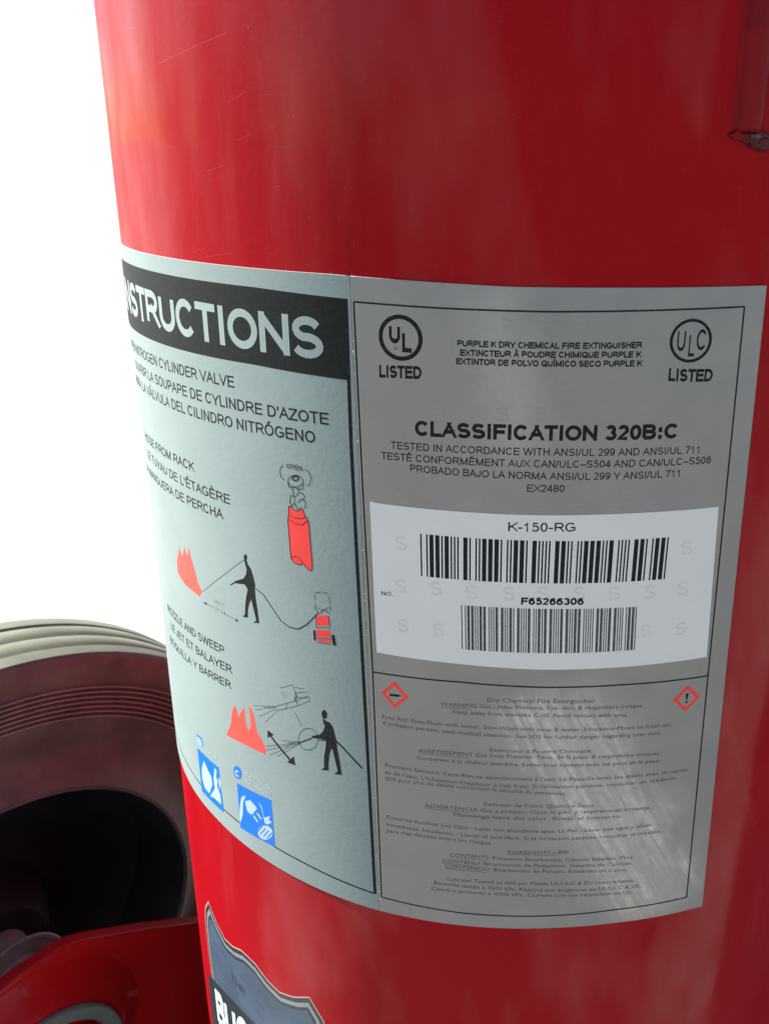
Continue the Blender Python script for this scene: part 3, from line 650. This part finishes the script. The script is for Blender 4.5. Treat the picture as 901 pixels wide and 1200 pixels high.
# shell: straight wall, domed head, rolled foot
SEG = 512
prof = []
for i in range(13):                                      # foot skirt up to the wall
    t = i / 12
    prof.append((-0.744 + .002 + t * .05, .168 + .032 * math.sin(t * math.pi / 2)))
prof[0] = (GZ + .0005, .168)
for z in [-.6, -.5, -.4, -.33, -.26, -.2, -.13, -.06, 0, .06, .13, .2, .28]: prof.append((z, R))
for i in range(1, 15):
    t = i / 14 * math.pi / 2
    prof.append((.28 + .11 * math.sin(t), max(.03, R * math.cos(t))))
vs = []; fs = []; uv = []
for i in range(SEG + 1):
    th = -math.pi + 2 * math.pi * i / SEG
    for z, r in prof: vs.append((r * math.sin(th), -r * math.cos(th), z)); uv.append((th * R, z))
n = len(prof)
for i in range(SEG):
    for k in range(n - 1): fs.append((i * n + k, (i + 1) * n + k, (i + 1) * n + k + 1, i * n + k + 1))
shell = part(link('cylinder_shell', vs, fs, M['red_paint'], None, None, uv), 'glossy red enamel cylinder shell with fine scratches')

# scratches and specks in the enamel
def px(l): return l
fl = Flat()
rnd = random.Random(4)
for pts in ART['scratch']:
    fl.stroke(pts, .085, h=.05)
for s, z in ART['speck']:
    fl.poly([[(s + .28 * rnd.uniform(.6, 1.2) * math.cos(a), z + .28 * rnd.uniform(.6, 1.2) * math.sin(a)) for a in (0, 1.2, 2.5, 3.8, 5.1)]], h=.05)
sc = fl.build('scratches', M['scratch'], shell); sc['kind'] = 'stuff'

# ------------------------------------------------------------------ labels
TOP = [(-330, -6.5), (-208, -4.2), (-108, -1.6), (-68, -.6), (-36, -.6), (-10, -.7), (24, .2), (69, 1.1)]
BOT = [(-330, -262), (-202, -254), (-150, -250), (-111, -249.3), (-62, -248.6), (-23, -246.9), (10, -245.4), (36, -244.8), (73.3, -245.5)]
SEAM = [(z, s) for s, z in ART['seam']]; REDGE = [(z, s) for s, z in ART['redge']]
def label_sheet(name, left, rightc, mat, h, nx, nz, parent, tb=(TOP, BOT), hin=-.02):
    """sheet with a real edge: left/right edges s(z), top/bottom edges z(s)"""
    vs = []; uv = []; fs = []
    rows = []
    for j in range(nz + 1):
        v = j / nz; row = []
        for i in range(nx + 1):
            u = i / nx; z = -245 * v
            for _ in range(3):
                s = left(z) + (rightc(z) - left(z)) * u
                zt, zb = smooth_curve(tb[0], s), smooth_curve(tb[1], s); z = zt + (zb - zt) * v
            row.append(len(vs)); vs.append(P(s, z, h)); uv.append((s / 1000, z / 1000))
        rows.append(row)
    for j in range(nz):
        for i in range(nx): fs.append((rows[j + 1][i], rows[j + 1][i + 1], rows[j][i + 1], rows[j][i]))
    ring = rows[0][:] + [r[-1] for r in rows[1:]] + rows[-1][-2::-1] + [r[0] for r in rows[-2:0:-1]]
    low = []; top = []
    for i in ring:
        s, z = uv[i][0] * 1000, uv[i][1] * 1000
        top.append(len(vs)); vs.append(P(s, z, h)); uv.append(uv[i])
        low.append(len(vs)); vs.append(P(s, z, hin)); uv.append(uv[i])
    k = len(ring)
    nf = len(fs)
    for i in range(k): fs.append((top[i], top[(i + 1) % k], low[(i + 1) % k], low[i]))
    return link(name, vs, fs, [mat, M['label_edge']], parent, [0] * nf + [1] * k, uv)
LH = .5
lab_l = part(label_sheet('instruction_label', lambda z: -330.0, lambda z: smooth_curve(SEAM, z) - .12, M['foil_left'], LH, 120, 40, None),
             'pale silver instruction label wrapped round the sunlit side')
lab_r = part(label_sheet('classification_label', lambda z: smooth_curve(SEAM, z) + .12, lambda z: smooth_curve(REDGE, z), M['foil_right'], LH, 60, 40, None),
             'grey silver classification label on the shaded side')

# --- instruction label print
H1, H2, H3 = LH + .035, LH + .06, LH + .085
fl = Flat()
hb = ART['hdr']
z_top = lambda s: smooth_curve([(-330, hb[0][1] - 4.5), (-208, hb[0][1] - 2.5), (-97, hb[0][1] + .3), (hb[0][0], hb[0][1])], s)
z_bot = lambda s: smooth_curve([(-330, -39.5), (-205, -37.3), (-100, -33.4), (hb[3][0], hb[3][1])], s)
ss = [hb[0][0] - (hb[0][0] + 322) * i / 60 for i in range(61)]
for a, b in zip(ss, ss[1:]):
    fl.tri((b, z_bot(b)), (a, z_bot(a)), (a, z_top(a)), 0, H1); fl.tri((b, z_bot(b)), (a, z_top(a)), (b, z_top(b)), 0, H1)
fl.build('header_band', M['header_ink'], lab_l)
for i, sp_ in enumerate(ART['LT']):
    fl = Flat(); lettering(fl, sp_, H2 if i == 0 else H1)
    fl.build('header_lettering' if i == 0 else 'text_line', M['header_silver'] if i == 0 else M['ink'], lab_l)
fl = Flat()
bl = ART['Bline']; fl.stroke([(s + .2, z) for s, z in bl], 1.35, h=H1 - .006)
ib = ART['inbotL'] + [[-205, -243.5], [-322, -252]]
fl.stroke(ib, .7, h=H1 - .008)
fl.build('border_line', M['ink'], lab_l)
names = []
for f in ART['fills'] + ART['strokes']:
    if f[0] not in names: names.append(f[0])
SLOT = ['ink', 'red', 'flame', 'blue', 'pictogram_white']
for nm in names:
    fl = Flat()
    for a, c, pts in ART['fills']:
        if a == nm: fl.poly([[tuple(p) for p in pts]], SLOT.index(c), H1)
    for a, c, w, pts, cl in ART['strokes']:
        if a == nm: fl.stroke(pts, w, bool(cl), SLOT.index(c), H2 if c == 'ink' and nm == 'valve_drawing' else H1 + .012)
    for k, pts in enumerate(ART['blue_white']):
        if nm == ('liquids_pictogram' if k < 3 else 'electrical_pictogram'): fl.poly([[tuple(p) for p in pts]], 4, H2)
    if nm == 'electrical_pictogram':
        c_ = [sum(p[i] for p in ART['blue_white'][-1]) / len(ART['blue_white'][-1]) for i in (0, 1)]
        for d_ in (-3.2, -1.2, .8, 2.8): fl.stroke([(c_[0] + d_ - 2.0, c_[1] - 2.6), (c_[0] + d_ + 1.6, c_[1] + 2.4)], .45, mi=3, h=H3)
    fl.build(nm, [M[s] for s in SLOT], lab_l)
for sp_, c in ART['SM']:
    fl = Flat(); lettering(fl, sp_, H3); fl.build('small_caption', M[c], lab_l)

# --- classification label print
fl = Flat()
for k in ('C', 'Dr', 'z1', 'zl', 'z3'): fl.stroke(ART[k], .56, h=H1)
fl.build('border_line', M['ink'], lab_r)
for sp_ in ART['RT']:
    fl = Flat(); lettering(fl, sp_, H1); fl.build('text_line', M['ink'], lab_r)
for sp_ in ART['FT']:
    fl = Flat(); small_lettering(fl, sp_, H1)
    if sp_[0].split()[0] in ('WARNING', 'AVERTISSEMENT', 'ADVERTENCIA', 'CONTENTS:', 'CONTENU:', 'CONTENIDO:', 'INGREDIENTS'):
        t, w, s0, s1, z0, zm, z1, cap, sm = sp_
        fr = 1.25 * len(t.split()[0]) / len(t)
        fl.stroke([(s0, z0 - .35), (s0 + (s1 - s0) * fr, z0 + (zm - z0) * min(1, 2 * fr) - .35)], .16, h=H1)
    fl.build('small_text_line', M['small_ink'], lab_r)
u = ART['ulc']
def ring_mark(cx, cz, r, w, letters):
    fl = Flat()
    fl.stroke([(cx + r * math.cos(a * math.pi / 24), cz + r * math.sin(a * math.pi / 24)) for a in range(48)], w, True, h=H1)
    for t, wt, x0, x1, z, cap in letters:
        lettering(fl, [t, wt, cx + x0, cx + x1, cz + z, cz + z, cz + z, cap, cx + (x0 + x1) / 2], H1)
    return fl
ring_mark(u[0][0], u[0][1], 6.5, 1.35, [('U', 'B', -3.7, -.1, -1.9, 6.0), ('L', 'B', .55, 3.5, -4.4, 6.0), ('R', 'R', -2.0, -1.2, -3.9, 1.0)]).build('listing_mark', M['ink'], lab_r)
ring_mark(u[3][0], u[3][1], 6.35, .95, [('U', 'M', -4.6, -1.6, -3.2, 6.7), ('L', 'M', -.7, 1.3, -4.9, 6.7), ('C', 'M', 1.8, 5.1, -3.0, 6.6)]).build('listing_mark', M['ink'], lab_r)
d = ART['dia']
def diamond(cx, cz, r): return [(cx + r, cz), (cx, cz + r * 1.06), (cx - r, cz), (cx, cz - r * 1.06)]
for k, (cx, cz) in enumerate((d[0], d[3])):
    fl = Flat(); fl.poly([diamond(cx, cz, 5.3)], 0, H1); fl.poly([diamond(cx, cz, 3.5)], 1, H2)
    if k == 0:
        fl.stroke([(cx - 2.0, cz - .3), (cx + 1.5, cz + .05)], 1.0, mi=2, h=H3); fl.stroke([(cx + 1.5, cz + .05), (cx + 2.3, cz + .12)], .5, mi=2, h=H3)
    else:
        fl.poly([[(cx - .55, cz + 2.1), (cx + .65, cz + 2.1), (cx + .3, cz - .5), (cx - .2, cz - .5)]], 2, H3)
        fl.poly([[(cx + .05 + .5 * math.cos(a), cz - 1.5 + .5 * math.sin(a)) for a in [i * .785 for i in range(8)]]], 2, H3)
    fl.build('hazard_diamond', [M['diamond_red'], M['foil_right'], M['ink']], lab_r)
for s, z in ART['Slab']:
    fl = Flat(); lettering(fl, ['S', 'R', s - 2.1, s + 2.1, z - 2.3, z - 2.3, z - 2.3, 4.6, s], LH + .02)
    fl.build('security_mark', M['mark_label'], lab_r)

fl = Flat(); rnd = random.Random(11)
for i in range(26):
    z = -3 - 240 * rnd.random(); s = smooth_curve(SEAM, z) + rnd.uniform(-.1, .5); a = rnd.uniform(.12, .3); b = rnd.uniform(.15, .7)
    fl.poly([[(s - a, z), (s, z - b), (s + a, z), (s, z + b)]], 0, LH + .06)
fk = fl.build('seam_flecks', M['sticker'], lab_r); fk['kind'] = 'stuff'  # small pale flecks scattered along the seam

# --- barcode sticker
st = ART['stick']
ST_T = [tuple(p) for p in st[:5]]; ST_B = [tuple(p) for p in st[5:][::-1]]
stl = lambda z: st[0][0] + (st[9][0] - st[0][0]) * (z - st[0][1]) / (st[9][1] - st[0][1])
strr = lambda z: st[4][0] + (st[5][0] - st[4][0]) * (z - st[4][1]) / (st[5][1] - st[4][1])
SH = LH + .12
stick = part(label_sheet('barcode_sticker', stl, strr, M['sticker'], SH, 48, 16, None, (ST_T, ST_B), LH - .02),
             'white paper sticker with two barcodes')
for sp_ in ART['ST']:
    fl = Flat(); lettering(fl, sp_, SH + .04); fl.build('text_line', M['ink'], stick)
C39 = {'0': 'nnnwwnwnn', '1': 'wnnwnnnnw', '2': 'nnwwnnnnw', '3': 'wnwwnnnnn', '4': 'nnnwwnnnw', '5': 'wnnwwnnnn', '6': 'nnwwwnnnn',
       '7': 'nnnwnnwnw', '8': 'wnnwnnwnn', '9': 'nnwwnnwnn', 'F': 'nnwnwwnnn', 'G': 'nnnnnwwnw', 'K': 'wnnnnnnww', 'R': 'wnnnnnwwn', '-': 'nwnnnnwnw', '*': 'nwnnwnwnn'}
def barcode(text, box, ratio, ink):
    tl, tm, tr_, br, bm_, bl_ = box
    seq = 'n'.join(C39[c] for c in '*' + text + '*'); tot = sum(ratio if c == 'w' else 1 for c in seq)
    fl = Flat(); x = 0
    def quad(p0, p1, p2, t): return tuple(p0[i] * (1 - t) * (1 - 2 * t) + p1[i] * 4 * t * (1 - t) + p2[i] * t * (2 * t - 1) for i in (0, 1))
    tmc = (tl[0] * .5 + tr_[0] * .5, tm[1]); bmc = (bl_[0] * .5 + br[0] * .5, bm_[1])
    for i, c in enumerate(seq):
        w = ratio if c == 'w' else 1
        if i % 2 == 0:
            a, b = (x + .04) / tot, (x + w - .04) / tot
            p, q, r_, s_ = quad(tl, tmc, tr_, a), quad(tl, tmc, tr_, b), quad(bl_, bmc, br, b), quad(bl_, bmc, br, a)
            fl.tri(s_, r_, q, 0, SH + .04); fl.tri(s_, q, p, 0, SH + .04)
        x += w
    fl.build('barcode', ink, stick)
barcode('K-150-RG', ART['bar1'], 2.6, M['ink'])
barcode('F65266306', ART['bar2'], 2.4, M['small_ink'])
for s, z in ART['Sst']:
    fl = Flat(); lettering(fl, ['S', 'R', s - 2.1, s + 2.1, z - 2.6, z - 2.6, z - 2.6, 5.2, s], SH + .02)
    fl.build('security_mark', M['mark_sticker'], stick)

# ------------------------------------------------------------------ shield decal
CX = -134.7
half = [(0, -317.2), (6, -317.6), (14.3, -321.5), (22.2, -323.2), (31.1, -320.3), (40.9, -314.6), (44, -318.7), (48.4, -324.8), (51, -334), (52, -346),
        (51.5, -362), (49, -385), (43, -410), (32, -432), (17, -450), (0, -462)]
def tilt(dx, z): return (CX + dx, z + .05 * (dx - 20))
shield = [tilt(dx, z) for dx, z in half] + [tilt(-dx, z) for dx, z in half[-2:0:-1]]
def inset(pl, dd):
    out = []; m = len(pl)
    ar = sum(pl[i - 1][0] * pl[i][1] - pl[i][0] * pl[i - 1][1] for i in range(m)); sg = 1 if ar > 0 else -1
    for i in range(m):
        a, b, c = pl[i - 1], pl[i], pl[(i + 1) % m]
        n1 = Vector((-(b[1] - a[1]), b[0] - a[0])).normalized() * sg; n2 = Vector((-(c[1] - b[1]), c[0] - b[0])).normalized() * sg
        v = n1 + n2; v = v / max(.35, v.dot(v) / 2) if v.length > 1e-6 else n1
        out.append((b[0] + v.x * dd, b[1] + v.y * dd))
    return out
fl = Flat()
for dd, mi, h in ((0, 0, .06), (.7, 1, .09), (3.0, 2, .12), (5.2, 1, .15), (6.8, 3, .18)): fl.poly([inset(shield, dd)], mi, h)
emb = part(fl.build('shield_decal', [M['decal_edge'], M['decal_dark'], M['decal_silver'], M['decal_blue']], None), 'slate blue shield decal with silver rim and white lettering')
fl = Flat()
def arch(dx): return -358.5 - 20 * (dx / 58) ** 2
bd = [-60 + 120 * i / 30 for i in range(31)]
def band(o0, o1, ex): return [tilt(x * ex, arch(x) - o0) for x in bd] + [tilt(x * ex, arch(x) - o1) for x in reversed(bd)]
fl.poly([band(0, 40, 1.0)], 0, .21); fl.poly([band(2.2, 37.8, .97)], 1, .24)
fl.build('banner', [M['decal_dark'], M['decal_dark']], emb)
fl = Flat()
lettering(fl, ['BUCKEYE', 'B', CX - 46, CX + 50, tilt(-46, arch(-46) - 31)[1], tilt(2, arch(2) - 31)[1], tilt(50, arch(50) - 31)[1], 25.5, CX + 2], .27)
fl.build('decal_lettering', M['decal_white'], emb)
fl = Flat()
lettering(fl, ['THE', 'R', CX - 19, CX - 5, tilt(-19, -347)[1], tilt(-12, -347)[1], tilt(-5, -347)[1], 5, CX - 12], .21)
fl.build('decal_lettering', M['decal_dark'], emb)

# ------------------------------------------------------------------ welded lug on the shell
def lug_point(s, z, h): return P(s, z, h)
vs = []; fs = []
sA, sB, hh = 52.8, 60.5, 4.2
ring = []
cr = [(sA - 1.5, -.3), (sA - .5, .25), (sA, 1.2), (sA + .5, 2.4), (sA + 1.3, hh - .8), (sA + 2.6, hh), (sB - 2.6, hh), (sB - 1.3, hh - .8), (sB - .5, 2.4), (sB, 1.2), (sB + .5, .25), (sB + 1.5, -.3)]
zs = [(45, .55), (45.8, .86), (47.5, .97), (50, 1.0)] + [(50 + i * 12, 1.0) for i in range(1, 16)]
for z, kx in zs:
    ring.append([len(vs) + i for i in range(len(cr))])
    for s, h in cr:
        vs.append(P((sA + sB) / 2 + (s - (sA + sB) / 2) * (.6 + .4 * kx), z, h * kx if h > 1 else h))
for a, b in zip(ring, ring[1:]):
    for i in range(len(cr) - 1): fs.append((a[i], a[i + 1], b[i + 1], b[i]))
fs.append(tuple(reversed(ring[0]))); fs.append(tuple(ring[-1]))
lug = part(link('welded_lug', vs, fs, M['lug_shade_paint'], None, None, None, False), 'vertical red bar welded to the upper right of the shell')
bm = bmesh.new(); bm.from_mesh(lug.data); bmesh.ops.recalc_face_normals(bm, faces=bm.faces)
for f in bm.faces: f.smooth = True
for ed in bm.edges:
    if len(ed.link_faces) == 2 and ed.calc_face_angle(0) > .7: ed.smooth = False
bm.to_mesh(lug.data); bm.free()
def blob(name, s, z, h, rad, sq, mat, parent, seed):
    bm = bmesh.new(); bmesh.ops.create_icosphere(bm, subdivisions=3, radius=1.0)
    rr = random.Random(seed); ph = [rr.uniform(0, 6) for _ in range(6)]
    th = s / 200; er = Vector((math.sin(th), -math.cos(th), 0)); es = Vector((math.cos(th), math.sin(th), 0)); ez = Vector((0, 0, 1))
    c = Vector(P(s, z, h))
    for v in bm.verts:
        p = v.co; k = 1 + .16 * math.sin(5 * p.x + ph[0]) * math.sin(4 * p.y + ph[1]) + .12 * math.sin(9 * p.z + ph[2] + 3 * p.x)
        v.co = c + (es * p.x * sq[0] + ez * p.y * sq[1] + er * p.z * sq[2]) * rad * k / 1000
    for f in bm.faces: f.smooth = True
    me = bpy.data.meshes.new(name); bm.to_mesh(me); bm.free(); me.materials.append(mat)
    o = bpy.data.objects.new(name, me); col.objects.link(o); o.parent = parent
    return o
blob('weld_bead', 58.8, 43.5, .2, 4.0, (1.2, .55, .42), M['weld'], lug, 3)
blob('weld_bead', 54.5, 44.0, .2, 2.4, (1.3, .6, .6), M['lug_shade_paint'], lug, 5)
blob('weld_bead', 61.5, 42.0, .1, 3.4, (1.2, .6, .45), M['weld'], lug, 8)
blob('paint_chip', 58.2, 44.0, 2.2, 1.1, (1.5, .6, .5), M['chip'], lug, 9)

# ------------------------------------------------------------------ wheel
wc = Vector(ART['wheel_c']); wn = Vector(ART['wheel_n']); we = Vector((wn.y, -wn.x, 0))
wheel = bpy.data.objects.new('wheel', None); col.objects.link(wheel); wheel.empty_display_size = .05
part(wheel); wheel.matrix_basis = Matrix.Identity(4)
mm = .001
ro = 225.8
tp = [(-8.6, 129.6), (-7, 131.5), (-2, 138), (4, 147), (5, 158), (2.5, 170), (.8, 176.5)]
nr = 7
for i in range(nr):
    r0_ = 177.6 + i * (203 - 177.6) / nr; w = (203 - 177.6) / nr
    tp += [(.6, r0_ + .1 * w), (-1.5, r0_ + .3 * w), (-1.5, r0_ + .55 * w), (.6, r0_ + .8 * w)]
tp += [(.4, 205), (-.5, 210), (-.6, 216), (0, 221), (1.2, 223.8), (3.4, 225.4)]
mids = [1 if a < -1 and 177 < b < 204 and tp[i + 1][0] < -1 else 0 for i, (a, b) in enumerate(tp[:-1])]
tyre = lathe('tyre', [(a * mm, b * mm) for a, b in tp], [M['sidewall'], M['ridge']], wheel, wc, wn, 200, mids)
tr_p = [(3.4, 225.4), (6, ro)]
for g in (18, 38, 58):
    tr_p += [(g - 2.8, ro + .2), (g - .9, ro - 1.1), (g + .9, ro - 1.1), (g + 2.8, ro + .2)]
tr_p += [(73, ro), (77, 223.5), (78, 220), (78, 175), (74, 150), (76, 126)]
tread = lathe('tread', [(a * mm, b * mm) for a, b in tr_p], M['tread'], wheel, wc, wn, 200)
rim = lathe('rim', [(a * mm, b * mm) for a, b in [(-8.2, 130.2), (-9.6, 129.6), (-9.6, 128.4), (-8.0, 127.4), (-4, 126.4), (10, 121), (44, 117), (54, 104), (56, 70), (50, 46), (20, 36), (14, 30), (14, 8)]], [M['rim'], M['lip']], wheel, wc, wn, 160, [1, 1, 1] + [0] * 9)
hub = lathe('hub', [(a * mm, b * mm) for a, b in [(20, 15), (-8, 16), (-12, 25), (-16, 29), (-17.5, 29.8), (-18.6, 29), (-18.6, 27), (-17.6, 26), (-17.8, 20), (-18.2, .1)]], M['hub'], wheel, wc, wn, 64)
be, bz = ART['rim_bolt']
p = we * (be * mm) + Vector((0, 0, bz * mm)) + wn * (ART['c_n'] * mm)
lathe('rim_bolt', [(.056, .0055), (.047, .0055), (.045, .004), (.044, .0001)], M['hub'], wheel, p, wn, 6)

# ------------------------------------------------------------------ carriage plate with its boss
top = [tuple(p) for p in ART['plate']]
out = [(-335, top[0][1] - 2)] + top + [(-70, -538), (-20, -575), (6, -600), (6, -650), (-335, -650)]
bm = bmesh.new()
def pl(e, z, nn): return we * (e * mm) + Vector((0, 0, z * mm)) + wn * (nn * mm)
fr = [bm.verts.new(pl(e, z, 200)) for e, z in out]; bk = [bm.verts.new(pl(e, z, 210)) for e, z in out]
bm.faces.new(fr); bm.faces.new(bk[::-1])
for i in range(len(out)): bm.faces.new((fr[i], bk[i], bk[(i + 1) % len(out)], fr[(i + 1) % len(out)]))
bmesh.ops.recalc_face_normals(bm, faces=bm.faces)
ed = [e for e in bm.edges if (e.verts[0] in fr and e.verts[1] in fr) or (e.verts[0] in bk and e.verts[1] in bk)]
bmesh.ops.bevel(bm, geom=ed, offset=.0016, segments=3, affect='EDGES', profile=.5)
me = bpy.data.meshes.new('carriage_plate'); bm.to_mesh(me); bm.free(); me.materials.append(M['frame_paint'])
plate = bpy.data.objects.new('carriage_plate', me); col.objects.link(plate); part(plate, 'thick red steel carriage plate in front of the wheel')
ws = ART['washer']; bc = pl(ws[0][0], ws[0][1], 0)
lathe('boss', [(a * mm, b * mm) for a, b in [(200.5, 68), (196, 60), (190, 54), (186, 51), (184.5, 49), (184.5, 10)]], M['frame_paint'], plate, bc, wn, 96)
lathe('washer', [(a * mm, b * mm) for a, b in [(184.6, 47), (181.5, 47), (180.8, 46.2), (180.8, 39), (181.5, 38.2), (184.6, 38)]], M['zinc'], plate, bc, wn, 96)
lathe('axle_nut', [(a * mm, b * mm) for a, b in [(184.6, 37), (180, 37), (177, 35), (176, 28), (176, .1)]], M['frame_paint'], plate, bc, wn, 6)
lathe('axle', [(a * mm, b * mm) for a, b in [(208, 16), (300, 16)]], M['hub'], plate, pl(ART['c_e'], ART['wheel_c'][2] * 1000, 0), wn, 32)
